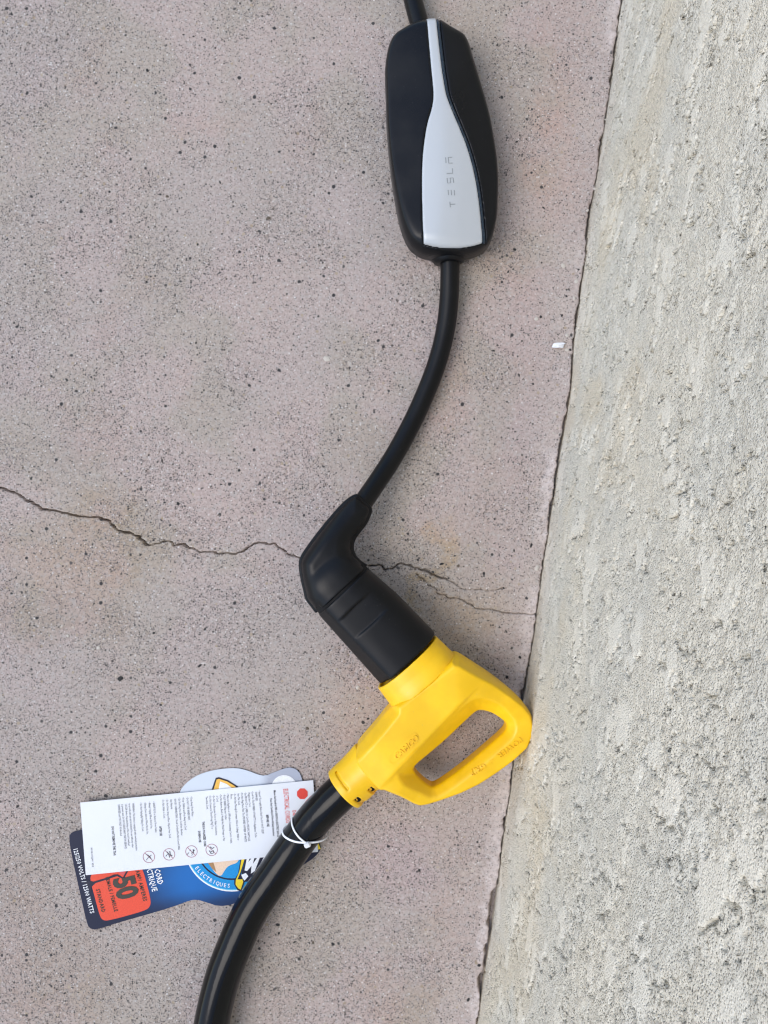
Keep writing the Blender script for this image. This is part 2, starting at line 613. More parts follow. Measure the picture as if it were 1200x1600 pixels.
STAINS = [  # px, py, rx, ry, colour factor, strength
    (150, 860, 170, 90, (.90, .84, .72), .55), (70, 960, 160, 60, (.84, .80, .74), .5), (60, 720, 120, 45, (.86, .84, .82), .35),
    (690, 860, 32, 60, (1.0, .90, .72), .65), (660, 925, 26, 22, (.94, .84, .62), .6), (720, 965, 70, 30, (.97, .88, .76), .5),
    (400, 790, 170, 40, (1.06, 1.0, 1.0), .3), (600, 690, 90, 60, (.96, .92, .9), .35), (790, 420, 60, 50, (1.02, .95, .93), .5),
    (870, 260, 50, 160, (1.04, .95, .90), .55), (820, 600, 60, 200, (1.0, .96, .97), .5), (60, 1520, 160, 120, (.92, .86, .80), .6),
    (20, 1380, 90, 60, (.88, .82, .78), .45), (720, 1440, 90, 130, (1.02, .93, .86), .4), (700, 600, 40, 90, (1.02, .9, .86), .35), (650, 1560, 110, 60, (.93, .86, .76), .4),
    (330, 190, 60, 40, (1.03, .96, .94), .4), (620, 1340, 60, 70, (1.03, .97, 1.03), .5), (860, 40, 70, 60, (.95, .95, .97), .4),
    (890, 120, 60, 220, (1.02, .96, .92), .5), (520, 700, 50, 70, (1.02, .97, 1.0), .3), (760, 800, 60, 100, (.96, .95, .93), .5), (770, 900, 60, 60, (1., .97, 1.02), .4),
]


def build_ground():
    xs = np.arange(-.405, .235, .00108)
    yr = np.concatenate([np.arange(-.505, -.098, .00108), np.arange(-.098, .042, .00058), np.arange(.042, .505, .00108)])
    far = np.array([.02, .06, .15, .4, 1, 2.5, 7])
    X1 = np.concatenate([xs[0] - far[::-1], xs, xs[-1] + far]); Y1 = np.concatenate([yr[0] - far[::-1], yr, yr[-1] + far])
    X, Y = np.meshgrid(X1, Y1, indexing='ij')
    px = X / S + 600; py = 800 - Y / S
    mmx, mmy = X * 1000, Y * 1000
    h = (fbm(mmx / 70, mmy / 70, 1, 3) - .5) * 1.2 + (fbm(mmx / 9, mmy / 9, 2, 3) - .5) * .3
    fine = fbm(mmx / 2.4, mmy / 2.4, 3, 2)
    h += (fine - .5) * .22
    pit = fbm(mmx / 3.1, mmy / 3.1, 4, 2)
    dens = fbm(mmx / 45, mmy / 45, 5, 4)
    h -= sstep(.72, .80, pit) * .8 * sstep(.42, .62, dens)
    # cracks: real grooves with crumbled lips
    wx = (fbm(mmx / 5, mmy / 5, 8, 3) - .5) * 7; wy = (fbm(mmx / 5, mmy / 5, 9, 3) - .5) * 7
    near = (px > -100) & (px < 860) & (py > 700) & (py < 990)
    for pts, hw in CRACKS:
        d = np.full(X.shape, 99.)
        d[near] = seg_dist(px[near] + wx[near], py[near] + wy[near], pts)
        wid = hw * (.35 + 1.5 * fbm(mmx / 8, mmy / 8, 12, 2) ** 1.4)
        h -= 9 * min(1, .35 + hw * .55) * (1 - sstep(wid * .62, wid + .55, d)) + .35 * (1 - sstep(wid, wid * 3.2 + 2, d)) * fbm(mmx / 3, mmy / 3, 13, 2)
    # joint along the wall
    rel = np.stack([X - WB[0], Y - WB[1]], -1)
    u = rel @ WT
    dw = rel @ WN - base_wave(u)                    # metres in front of the wall face
    gapw = -.0016 + .0046 * (.45 + .55 * sstep(950, 1100, py)) * sstep(.40, .74, fbm(u * 1000 / 26, u * 0, 21, 4)) + .0022 * fbm(mmx / 4, mmy / 4, 24, 2)
    h -= 9 * (1 - sstep(gapw * .6, gapw + .0014, dw))
    mort = (1 - sstep(.004, .015, dw + (fbm(mmx / 9, mmy / 9, 27, 3) - .5) * .012)) * sstep(.40, .55, fbm(u * 1000 / 45, mmx * .02, 22, 3)) * sstep(gapw, gapw + .002, dw)
    h += mort * (.3 + 1.3 * fbm(mmx / 3.5, mmy / 3.5, 23, 3))
    gwin = (1 - sstep(.37, .403, -X)) * (1 - sstep(.20, .233, X)) * (1 - sstep(.465, .503, np.abs(Y)))
    h *= gwin; mort = mort * gwin
    Z = h / 1000
    v = np.stack([X, Y, Z], -1).reshape(-1, 3)
    nx, ny = X.shape
    i = np.arange(nx * ny).reshape(nx, ny)
    q = np.stack([i[:-1, :-1], i[1:, :-1], i[1:, 1:], i[:-1, 1:]], -1).reshape(-1, 4)
    o = mesh_np('ground', v, q, M_ground, None, True)
    tag(o, kind='structure')
    # colour of paint, cement and stains
    a = sstep(.38, .62, fbm(mmx / 55, mmy / 55, 30, 4)); b = sstep(.4, .65, fbm(mmx / 120, mmy / 120, 33, 4))
    lil = np.array([.430, .354, .316]); gre = np.array([.390, .337, .286]); blu = np.array([.404, .346, .316])
    c = lil[None, None] * (1 - a[..., None]) + gre * a[..., None]
    c = c * (1 - .6 * b[..., None]) + blu * .6 * b[..., None]
    pk = sstep(.60, .8, fbm(mmx / 45, mmy / 45, 36, 4))[..., None]
    c = c * (1 - pk) + c * np.array([1.01, .98, .97]) * pk
    for sx, sy, rx, ry, f, s_ in STAINS:
        d = np.hypot((px - sx + (fbm(mmx / 25, mmy / 25, 50, 4) - .5) * 90) / rx, (py - sy + (fbm(mmx / 25, mmy / 25, 55, 4) - .5) * 90) / ry)
        m = (min(1, s_ * 1.4) * (1 - sstep(.35, 1.15, d)) * (.45 + .9 * fbm(mmx / 7, mmy / 7, 57, 3)))[..., None]
        c = c * (1 - m + m * np.array(f))
    band = ((1 - sstep(.012, .05, dw + (fbm(mmx / 30, mmy / 30, 61, 3) - .5) * .03)) * .55)[..., None]
    c = c * (1 - band) + band * np.array([.475, .403, .360]) * (.92 + .16 * a[..., None])
    left = 1 - sstep(0, 480, px)
    g = np.clip(sstep(.38, .64, dens) * .7 + .38 * left + .06 - .3 * band[..., 0], 0, 1)
    g = np.clip(g + .25 * sstep(1150, 1500, py) * (1 - sstep(250, 520, px)) - .25 * sstep(540, 760, px) * (1 - sstep(.55, .7, dens)), 0, 1)
    c = c * gwin[..., None] + np.array([.408, .345, .305]) * (1 - gwin[..., None]); g = g * gwin + .45 * (1 - gwin)
    ca = o.data.color_attributes.new('stain', 'FLOAT_COLOR', 'POINT')
    ca.data.foreach_set('color', np.concatenate([c, np.ones(X.shape + (1,))], -1).astype(np.float32).ravel())
    ma = o.data.color_attributes.new('mask', 'FLOAT_COLOR', 'POINT')
    ma.data.foreach_set('color', np.stack([g, mort, g * 0, g * 0 + 1], -1).astype(np.float32).ravel())
    return o


def stone_mesh(seed, r, flat_, mat):
    rr = random.Random(seed)
    bm = bmesh.new()
    bmesh.ops.create_icosphere(bm, subdivisions=1, radius=1)
    ax = rr.uniform(.65, 1.2)
    for v in bm.verts:
        k = rr.uniform(.72, 1.15)
        v.co = Vector((v.co.x * ax * k, v.co.y / ax * k, v.co.z * flat_ * k)) * r
    me = bpy.data.meshes.new('aggregate_stone'); bm.to_mesh(me); bm.free()
    me.materials.append(mat)
    return me


def build_stones(ground):
    ms = [stone_mesh(i, 1, .35, M_stone) for i in range(6)] + [stone_mesh(9 + i, 1, .35, M_stone2) for i in range(3)] + [stone_mesh(19 + i, 1, .35, M_stone3) for i in range(3)]
    rr = random.Random(3)
    known = [(188, 1060, 7, 0), (312, 1040, 4.5, 1), (257, 785, 3.5, 2), (230, 110, 4, 0), (261, 307, 4.2, 6), (419, 341, 5, 7), (344, 285, 3.2, 1), (309, 382, 3.2, 2),
             (328, 741, 4, 3), (345, 757, 4, 2), (278, 787, 4.5, 0), (374, 735, 3.5, 5), (253, 720, 4, 1), (356, 1067, 3, 4), (240, 989, 4, 2), (154, 1012, 6, 9), (106, 993, 4, 10),
             (480, 1138, 5, 6), (559, 1074, 7, 9), (579, 1140, 3.5, 0), (575, 1123, 3, 3), (792, 1058, 4.5, 0), (690, 881, 4, 1), (716, 884, 4, 6), (756, 896, 4, 2), (803, 860, 4, 3), (799, 869, 3.2, 0), (830, 852, 4, 4),
             (510, 560, 8, 10), (838, 498, 6, 9), (880, 415, 7, 9), (900, 440, 6, 10), (897, 466, 5, 11), (886, 524, 5, 9), (886, 547, 5, 10), (839, 888, 7, 11), (849, 325, 3.4, 1), (904, 421, 3.2, 0), (885, 463, 3.2, 2), (878, 493, 3, 3), (845, 495, 3.4, 5),
             (811, 586, 3.4, 1), (833, 600, 3.2, 0), (804, 390, 4, 0), (437, 1335, 3, 1), (489, 1473, 4.5, 6), (434, 1445, 4.5, 0), (436, 1458, 3.5, 2), (520, 1475, 4, 4), (460, 1472, 3.5, 1), (655, 1360, 3.6, 2), (642, 1330, 3, 0), (210, 1340 + 150, 4, 3), (50, 770 + 60, 3.5, 1)]
    lst = [(x, y, r * 1.25, k) for x, y, r, k in known]
    while len(lst) < 270:
        x, y = rr.uniform(5, 940), rr.uniform(5, 1595)
        if x > 968 - .144 * y - 14: continue
        lst.append((x, y, rr.choice([1.5, 1.8, 2, 2.2, 2.6, 3.0, 3.4]), rr.choice([0, 1, 2, 3, 4, 5, 0, 1, 2, 3, 6, 7, 8, 9, 11])))
    for _ in range(24):
        y = rr.uniform(0, 1600); x = 976 - .1438 * y - rr.uniform(3, 20)
        lst.append((x, y, rr.uniform(2.2, 5.5), rr.choice([9, 10, 11, 9, 10, 0, 6, 2])))
    for x, y, r, k in lst:
        o = bpy.data.objects.new('aggregate_stone', ms[k]); COL.objects.link(o); o.parent = ground
        p = W(x, y, 0)
        o.location = (p.x, p.y, .00012)
        q = r * S * .55
        o.scale = (q * rr.uniform(.8, 1.2), q, q)
        o.rotation_euler = (0, 0, rr.uniform(0, 6.28))


# ------------------------------------------------------------------ wall
def build_wall():
    root = thing('stucco_wall', (WB[0], WB[1], 0), 'rough pale grey stucco wall rising from the concrete along the right side', 'wall')
    u1 = np.arange(-.64, .62, .00086)
    u1 = np.concatenate([-.64 - np.array([3.1, 1.5, .6, .2, .05]), u1, .62 + np.array([.05, .2, .6, 1.5, 3.1])])
    t = np.linspace(0, 1, 330)
    v1 = -.02 + .49 * (1.45 * t - .45 * t * t)
    v1 = np.concatenate([v1, [.49, .55, .7, 1.0, 1.6, 2.3]])
    U, V = np.meshgrid(u1, v1, indexing='ij')
    um, vm = U * 1000, V * 1000

    def plate(du, lo=.585, hi=.605, sd=60):
        P = fbm((um + du) / 26, vm / 19, sd, 3, .45) * .62 + .38 * fbm((um + du) / 8, vm / 6, sd + 4, 3)
        return sstep(lo, hi, P)
    m = plate(0)
    soft = plate(0, .545, .625)
    clump = fbm(um / 9, vm / 8, 70, 3)
    rough = (clump - .5) * (1.1 + 1.3 * sstep(.1, .35, V)) + (fbm(um / 1.9, vm / 1.9, 74, 2) - .5) * .8
    cap = .55 + (fbm(um / 20, vm / 10, 77, 2) - .5) * .5
    h = rough * (1 - soft) + cap * soft
    edge = np.clip(plate(1.9) - m, 0, 1) * sstep(.44, .50, fbm(um / 7, vm / 7, 80, 3))
    edge = np.maximum(edge, np.clip(plate(1.7, sd=160) - plate(0, sd=160), 0, 1) * sstep(.49, .55, fbm(um / 8, vm / 8, 180, 3)))
    crev = sstep(.016, .004, np.abs(fbm(um / 16, vm / 16, 99, 3) - .5)) * sstep(.56, .64, fbm(um / 12, vm / 12, 102, 3)) * (1 - m)
    pits = sstep(.70, .75, fbm(um / 3.0, vm / 2.6, 83, 2)) * sstep(.46, .62, fbm(um / 38, vm / 38, 86, 3)) * (1 - m)
    deep = np.maximum(np.maximum(edge, crev), pits * .25)
    h -= deep * 7
    h *= (.5 + .5 * sstep(.02, .14, V))
    h += (fbm(um / 150, vm / 90, 88, 3) - .5) * 5 * sstep(-.01, .12, V)
    # beyond the finely built part the skin runs on as plain stucco
    win = (1 - sstep(.57, .615, np.abs(U))) * (1 - sstep(.43, .47, V))
    h *= win; edge = edge * win; soft = soft * win + .2 * (1 - win)
    Uu = U + .0024 * edge          # the trowelled skin overhangs its lower edge a little
    m = soft * .72
    d = h / 1000 + base_wave(U) * (1 - sstep(.0, .25, V)) + base_wave(U) * .35
    # the foot of the wall keeps to its line
    P = np.stack([WB[0] + WT[0] * Uu + WN[0] * d, WB[1] + WT[1] * Uu + WN[1] * d, V], -1)
    nx, ny = U.shape
    i = np.arange(nx * ny).reshape(nx, ny)
    q = np.stack([i[:-1, :-1], i[:-1, 1:], i[1:, 1:], i[1:, :-1]], -1).reshape(-1, 4)
    o = mesh_np('stucco_face', P.reshape(-1, 3), q, M_wall, root, True)
    a = sstep(.40, .65, fbm(um / 60, vm / 40, 90, 4)); oc = sstep(.50, .72, fbm(um / 70, vm / 70, 94, 4)) * (1 - sstep(.12, .34, V)) 
    c = np.array([.755, .697, .57]) * (1 - a[..., None]) + np.array([.72, .675, .565]) * a[..., None]
    c = c * (1 - .75 * oc[..., None]) + np.array([.74, .65, .49]) * .75 * oc[..., None]
    low = (1 - sstep(.005, .05, V)) * .6 * fbm(um / 40, vm / 15, 96, 3)
    c = c * (1 - low[..., None]) + np.array([.72, .64, .51]) * low[..., None]
    pw = m[..., None] * .5
    c = c * (1 - pw) + np.array([.73, .685, .58]) * pw
    c = c * win[..., None] + np.array([.735, .685, .57]) * (1 - win[..., None])
    ca = o.data.color_attributes.new('stain', 'FLOAT_COLOR', 'POINT')
    ca.data.foreach_set('color', np.concatenate([c, np.ones(U.shape + (1,))], -1).astype(np.float32).ravel())
    ma = o.data.color_attributes.new('mask', 'FLOAT_COLOR', 'POINT')
    ma.data.foreach_set('color', np.stack([m, pits, m * 0, m * 0 + 1], -1).astype(np.float32).ravel())
    # the body of the wall behind the face
    bb = []
    for uu, dd, zz in [(a_, b_, c_) for a_ in (-3.72, 3.72) for b_ in (-.012, -.17) for c_ in (-.02, 2.29)]:
        bb.append((WB[0] + WT[0] * uu + WN[0] * dd, WB[1] + WT[1] * uu + WN[1] * dd, zz))
    mesh_np('wall_core', bb, [[0, 1, 3, 2], [4, 6, 7, 5], [0, 4, 5, 1], [2, 3, 7, 6], [0, 2, 6, 4], [1, 5, 7, 3]], M_stone3, root, False)
    return root


# ------------------------------------------------------------------ charging cable: box, cable, plug
BOX = [(646, 43), (627.5, 54), (616, 61), (609, 71), (604, 86), (601, 109), (601, 127), (602.5, 156), (603, 187), (604, 205), (607.5, 249), (613, 291), (621.5, 340), (630, 368), (638.5, 385), (650, 395),
       (664, 402), (699, 405.5), (737, 401), (757.5, 391), (767, 380), (772, 361), (775.5, 345), (777, 320), (778, 287.5), (776, 252), (770, 214), (764, 182.5), (752, 140), (741, 104), (734, 79), (728, 66), (721, 60), (706, 52), (690, 41), (682, 39), (664, 40)]
TRIM_L = [(664.7, 40.5), (669, 76), (674, 111), (677, 142.5), (677, 156), (674, 172.5), (667.5, 191), (662, 225), (659.6, 252.5), (659, 287.5), (660, 340), (661.4, 384)]
TRIM_B = [(677.5, 388.7), (698.5, 391), (719.5, 390), (739, 386)]
TRIM_R = [(753.8, 380), (754.3, 365), (753.6, 349), (751, 322.5), (746, 287.5), (739, 256), (730, 227), (719.5, 202), (707.5, 175), (699, 154), (696, 142.5), (691, 111), (685.6, 81), (680.6, 51), (680, 40.5)]


def build_charger():
    root = thing('charging_cable', W(690, 560, 0), 'black charging cable with an oval control box with silver stripe and an angled plug', 'charging cable')
    # ---- control box
    ZP = .022
    g = Grid(592, 786, 32, 414, -44, 52, 1.35, ZP)
    out = chaikin(BOX, 2)
    d = -poly_sdf(g.X, g.Y, out)
    yy = g.Y
    xr = np.interp(yy, [40, 150, 250, 310, 390], [671, 687, 690.5, 689, 680])
    dx = g.X - xr
    crown = 38 - .15 * (np.sqrt(dx * dx + 60) - 7.7) - .0008 * dx * dx
    dd = np.clip(d, 0, 26)
    edge = 4 + np.sqrt(np.maximum(26 ** 2 - (26 - dd) ** 2, 0)) * 1.35
    T = smin(crown, edge, 6)
    endfall = sstep(376, 410, yy) * 8
    T = T - endfall * .6
    Bt = -40 + np.clip(14 - d, 0, 14) ** 1.5 * .45          # rounded underside
    F = np.maximum(np.maximum(g.Z3 - T[:, :, None], Bt[:, :, None] - g.Z3) * .75, -d[:, :, None])
    F = smax(F, -d[:, :, None] + 0 * F, 1.5)
    # recess that carries the silver stripe; the stripe lies on the raised top, nearer the camera than the outline
    def up(p):
        p = np.array(p, float)
        f = np.interp(p[:, 1], [40, 110, 350, 391], [.997, .973, .973, .986])
        return np.stack([600 + (p[:, 0] - 600) * f, 800 + (p[:, 1] - 800) * f], 1)
    tl = up(chaikin(TRIM_L, 2, False)); tr = up(chaikin(TRIM_R, 2, False))
    tp = np.vstack([tl, up(chaikin([TRIM_L[-1]] + TRIM_B + [TRIM_R[0]], 2, False)[1:-1]), tr])
    dt = poly_sdf(g.X, g.Y, tp)
    strip = np.vstack([tr, (tr + np.array([5.0, .3]))[::-1]])
    dst = poly_sdf(g.X, g.Y, strip)
    cut = np.minimum(dt, dst) - .7
    F = np.maximum(F, -np.maximum(cut[:, :, None], (T - 3)[:, :, None] - g.Z3))
    box = g.build('control_box', F, M_shell, root, sharp=R(50))
    lift = 1.2
    Tt = T + lift - np.clip(2.2 + dt, 0, 2.2) ** 2 * .35
    Ft = np.maximum(np.maximum(g.Z3 - Tt[:, :, None], (T - 4)[:, :, None] - g.Z3) * .8, dt[:, :, None] + .2)
    g.build('silver_stripe', Ft, M_silver, box, sharp=R(60))
    slope = np.clip((g.X - np.interp(yy, tr[::-1, 1], tr[::-1, 0])) / 5, 0, 1)
    Te = T + .9 - 2.2 * slope
    Fe = np.maximum(np.maximum(g.Z3 - Te[:, :, None], (T - 4)[:, :, None] - g.Z3) * .8, dst[:, :, None])
    g.build('stripe_edge', Fe, M_blueedge, box, sharp=R(60))
    # raised letters TESLA, drawn stroke by stroke; they read up the stripe
    Tf = g.sampler(g.top(Ft))
    sh = Sheet2D()
    lw = 1.25
    def st(*pts): sh.line(pts, lw)
    st((702.6, 316.5), (703.4, 325.2)); st((703, 320.8), (711.2, 319.8))                                        # T
    for x, sl in ((699.8, 0), (704.6, 0), (709.4, 0)): st((x, 298.2), (x + .6, 306.4))                            # E
    st((698.2, 279.8), (699, 287.6), (703.6, 287.2), (703, 279.6), (707.8, 279.2), (708.6, 287))                  # S
    st((697.6, 272.8), (707, 272), (706.4, 264.4))                                                              # L
    st((695.8, 247.6), (696.6, 256.6)); st((707, 256.2), (700.8, 256.6), (700, 247.6), (706.2, 247.2))            # A
    v = np.array(sh.v); v[:, :2] = up(v[:, :2])
    k = g.k
    P = np.stack([(v[:, 0] - 600) * k, (800 - v[:, 1]) * k, g.zp + (Tf(v[:, 0], v[:, 1]) + .45) * k], 1)
    mesh_np('brand_lettering', P, [f[::-1] for f in sh.f], M_engrave, box, False)
    # ---- cable gland at the lower end, cable
    gz = .015
    tube('cable_gland', [W(700 + t * 1.5, 388 + t * 24, gz) for t in (0, .3, .55, .8, .93, 1.0)], lambda t: [.0185, .0185, .0165, .0135, .0125, .0105][min(5, int(round(t * 5)))], M_rubber, root, 36)
    tube('cable_gland', [W(657 - t * 3, 60 - t * 18, .018) for t in (0, .5, .9, 1.0)], lambda t: .0105 - .0015 * (t > .95), M_rubber, root, 30)
    p = [(702.3, 398, .0150), (703, 425, .0145), (701.5, 470, .0125), (696, 515, .0108), (685, 560, .0100), (668, 607, .0098), (645, 658, .0105), (617, 710, .0135), (590, 752, .020), (566, 787, .0290), (560, 796, .0305)]
    tube('cable', catmull([W(*q) for q in p], 9), .0081, M_cable, root, 32)
    p = [(661, 60, .019), (655, 36, .018), (648, 10, .016), (640, -25, .013), (628, -80, .0095), (612, -150, .0088), (600, -230, .0088), (596, -300, .0088)]
    tube('cable', catmull([W(*q) for q in p], 8), .0079, M_cable, root, 32)
    # ---- plug: local axes a (towards the socket) and b (across)
    ZP = .034
    g = Grid(455, 700, 762, 1085, -58, 58, 1.4, ZP)
    c0 = np.array([535.5, 921.5]); A = np.array([.683, .730]); B = np.array([.730, -.683])
    a = (g.X - c0[0]) * A[0] + (g.Y - c0[1]) * A[1]
    b = (g.X - c0[0]) * B[0] + (g.Y - c0[1]) * B[1]
    a3, b3 = a[:, :, None], b[:, :, None]
    # plug body: rounded box section, flanged along the parting line, hollow thumb rest on top
    wR = np.interp(a, [0, 60, 150], [51, 57.5, 59.5]); wL = np.interp(a, [0, 150], [53, 57.5])
    bb = np.where(b > 0, b / wR, b / wL)
    sec = (np.abs(bb)[:, :, None] ** 2.9 + (np.abs(g.Z3) / 47.0) ** 2.5) ** (1 / 2.7) - 1
    Fb = sec * 47
    # side facet along the left with a ridge
    fac = (-(b + 40) * .86)[:, :, None] + (np.abs(g.Z3) - 33) * .5
    Fb = smax(Fb, fac + 0 * Fb, 2.5)
    ends = np.maximum(1.8 - a, a - 147.5)[:, :, None]
    Fb = smax(Fb, ends + 0 * Fb, 2.0)
    # thumb rest
    lens = np.maximum(np.maximum(29 - a + .0009 * b ** 2, a - 66 + .0012 * (b - 6) ** 2)[:, :, None], 43.9 - .0010 * (b ** 2)[:, :, None] - g.Z3)
    Fb = smax(Fb, -lens, 2.6)
    g.build('plug_body', Fb, M_rubber, root, sharp=R(55))
    # locking tab on the parting line
    core = np.maximum((np.hypot(b3 / 52, g.Z3 / 42) - 1) * 42, np.maximum(-10 - a3, a3 - 12))
    g.build('plug_core', core + 0 * Fb, M_gap, root, sharp=R(50))
    # elbow
    EL = [(578, 884), (570, 880), (559, 872), (553, 860), (553.5, 847), (560, 836), (574, 819), (580, 805), (582.5, 797), (579, 789), (559.5, 771), (552, 772.5), (536.6, 783), (505, 819), (478, 855), (468, 871), (466, 883), (470, 908), (474, 923),
          (476.5, 937), (486, 948), (492.5, 957.5), (496, 960)]
    eo = chaikin(EL, 2)
    de = -poly_sdf(g.X, g.Y, eo)
    t_arm = np.clip(((g.X - 566) * (-.62) + (g.Y - 783) * .785) / 110, 0, 1)      # 0 at the cable, 1 at the bend
    cap = 20.0 + 13.5 * sstep(.05, .95, t_arm)
    dd = np.clip(de - 5, 0, 22)
    Te = 9 + (cap - 9) * np.clip(1 - (1 - dd / 22) ** 2, 0, 1) ** .62
    Te = np.where(de < 5, 7 - (5 - np.clip(de, 0, 5)) * .3, Te)
    Fe = smax((np.abs(g.Z3) - Te[:, :, None]) * .7, -de[:, :, None], 2.5)
    # shallow channel round the dome, then the dome itself
    dome_b = b3 - 2
    rr = (np.abs(dome_b / 47) ** 2.5 + np.abs(g.Z3 / 44.0) ** 2.9 + np.abs(np.minimum(a3 + 12, 0) / 46) ** 2.5) ** .37
    dome = (rr - 1) * 42
    Fe = smin(Fe, dome, 3.0)
    Fe = smax(Fe, (a3 + 1.5) + 0 * Fe, 1.5)
    Fe = np.maximum(Fe, a3 + 1.5)
    g.build('plug_elbow', Fe, M_rubber, root, sharp=R(55))
    # seam slot and small moulded mark on the side
    return root


# ------------------------------------------------------------------ extension cord: yellow connector with grip, black cord
CORD = [(545, 1226, .034), (534, 1237, .0338), (514, 1256, .0320), (490, 1281, .0275), (461, 1320, .0215), (430, 1365, .0190), (394, 1419, .0185), (368, 1474, .0185), (347, 1530, .0182), (331, 1597, .0178), (321, 1670, .0172), (320, 1760, .0165), (335, 1880, .0165)]
CORD_R = .0149


def build_extension():
    root = thing('extension_cord', W(560, 1230, 0), 'thick glossy black extension cord with a yellow socket end and looped yellow grip handle', 'extension cord')
    ZP = .034
    g = Grid(504, 842, 984, 1272, -66, 66, 1.35, ZP)
    OUT = [(610, 1099), (640, 1077), (700, 1029), (709, 1019.5), (716, 1020.5), (740, 1036), (768, 1054), (797, 1077), (815, 1094), (827, 1110), (831, 1128), (830, 1143), (821, 1163), (799, 1183), (776, 1200), (747, 1219), (719, 1232.5), (690, 1243), (668, 1250), (655, 1252), (646, 1249), (625, 1238), (600, 1228), (585, 1215), (560, 1186), (556, 1166), (566, 1152), (588, 1127)]
    HOLE = [(644, 1195), (650, 1206), (658, 1214), (668, 1222), (676, 1226), (686, 1221), (705, 1208), (732, 1187), (760, 1163), (783, 1143), (789.5, 1135), (790, 1127), (783, 1120), (770, 1111), (757, 1106.5), (746, 1105.5), (738, 1110), (715, 1131), (695, 1150), (668, 1171), (648, 1186)]
    dout = -poly_sdf(g.X, g.Y, chaikin(OUT, 2))
    dh = poly_sdf(g.X, g.Y, chaikin(HOLE, 1)) + .6
    # bulk edge: from the top of the window down to the strain relief
    n = np.array([.717, .697])
    q = (g.X - 684) * n[0] + (g.Y - 1141) * n[1]
    top = 52 - .02 * np.clip(g.Y - 1060, -80, 200) - 14 * sstep(705, 800, g.X)
    wt = sstep(690, 770, g.X)
    tg = np.interp(q, [-10, 12, 40, 62, 90], [44, 40, 31, 28.5, 28]) * (1 - wt) + wt * np.interp(q, [-60, -30, 0, 30, 55, 75, 110], [56, 52, 47, 40, 33, 29.5, 28])
    tg = smin(tg, 15 + 1.15 * np.clip(dh, 0, 99), 3)
    T = smin(top, smax(52 - 1.05 * (q + 16), tg, 2.0), 2.0)
    i0 = [tuple(p) for p in OUT].index((709, 1019.5)); i1 = [tuple(p) for p in OUT].index((600, 1228))
    d1 = seg_dist(g.X, g.Y, OUT[i0:i1 + 1]); d2 = seg_dist(g.X, g.Y, [(556, 1166), (566, 1152), (588, 1127), (610, 1099)])
    T = smin(T, 19 + np.minimum(d1 * 3.0, 2.6 * d2), 6)
    i2 = [(610, 1099), (640, 1077), (700, 1029), (709, 1019.5)]
    T = smin(T, 45.5 + 1.5 * seg_dist(g.X, g.Y, i2), 2)
    along = (g.X - 572) * .733 + (g.Y - 1197) * -.680
    T = smin(T, 36 + .55 * np.clip(along + 6, 0, 99), 14)
    F = np.abs(g.Z3) - T[:, :, None]
    F = smax(F * .75, -dout[:, :, None] + 0 * F, 3.5)
    F = smax(F, -dh[:, :, None] + 0 * F, 3)
    handle = g.build('connector_handle', F, M_yellow, root, sharp=R(60))
    # socket collar (round, flaring, open towards the plug)
    cA = np.array([635.5, 1033.5]); A = np.array([.66, .751]); A /= np.hypot(*A); B = np.array([A[1], -A[0]])
    a = ((g.X - cA[0]) * A[0] + (g.Y - cA[1]) * A[1])[:, :, None]; b = ((g.X - cA[0]) * B[0] + (g.Y - cA[1]) * B[1])[:, :, None]
    rad = 60.3 + .085 * a
    rho = (np.abs(b) ** 2.3 + np.abs(g.Z3 * 60.3 / (48.5 + 2.5 * sstep(16, 34, a))) ** 2.3) ** (1 / 2.3)
    Fc = smax(rho - rad, np.maximum(-a, a - 50), 1.6)
    Fc = smax(Fc, -np.maximum(rho - (rad - 4.5), a - 6), 1.0)
    # keep the far end of the barrel inside the handle block
    lim = np.where(dout > 2, 0, 0)[:, :, None]
    Fc = np.maximum(Fc, (a - 41) + lim)
    g.build('socket_collar', Fc, M_yellow, root, sharp=R(50))
    # cord clamp with its groove and two slots
    cB = np.array([537, 1233.5]); Q = np.array([.733, -.680]); Nn = np.array([.680, .733])
    a = ((g.X - cB[0]) * Q[0] + (g.Y - cB[1]) * Q[1])[:, :, None]; b = ((g.X - cB[0]) * Nn[0] + (g.Y - cB[1]) * Nn[1])[:, :, None]
    rad = np.interp(a, [0, 30, 46, 58], [36.2, 36.6, 37.6, 39]); rho = np.hypot(b, g.Z3)
    Fk = smax(rho - rad, np.maximum(-a, a - 62), 1.5)
    Fk = smax(Fk, -(rho - 29.0), .8)
    gr = np.maximum(np.maximum(np.abs(a - 14) - 1.7, np.abs(b + 17) - 15), 33.4 - rho)
    Fk = smax(Fk, -gr, .8)
    for aa, bb_ in ((12.5, 19.5), (38, 23)):
        pad = np.maximum(np.maximum(np.abs(a - aa) - 4.2, np.abs(b - bb_ - 7) - 11), 33.0 - rho)
        Fk = smax(Fk, -np.where(g.Z3 > 0, pad, 99), .8)
    clamp = g.build('cord_clamp', Fk, M_yellow, root, sharp=R(50))
    Tclamp = lambda bb_, r: math.sqrt(max(r * r - bb_ * bb_, 1))
    for aa, bb_ in ((12.5, 19.5), (38, 23)):
        # short black pill, its colour standing in for shade inside the slot
        V = []; 
        for j in range(20):
            t = 2 * math.pi * j / 20
            V.append((aa + 4.1 * math.cos(t), bb_ + 6.4 * math.sin(t)))
        P = [(cB[0] + x * Q[0] + y * Nn[0], cB[1] + x * Q[1] + y * Nn[1], Tclamp(y, 33.6)) for x, y in V]
        P += [(p[0], p[1], p[2] - 5) for p in P]
        mesh_np('slot_shade_pill', g.world(P), [list(range(20))] + [[j, (j + 1) % 20, 20 + (j + 1) % 20, 20 + j] for j in range(20)], M_dark, clamp, False)
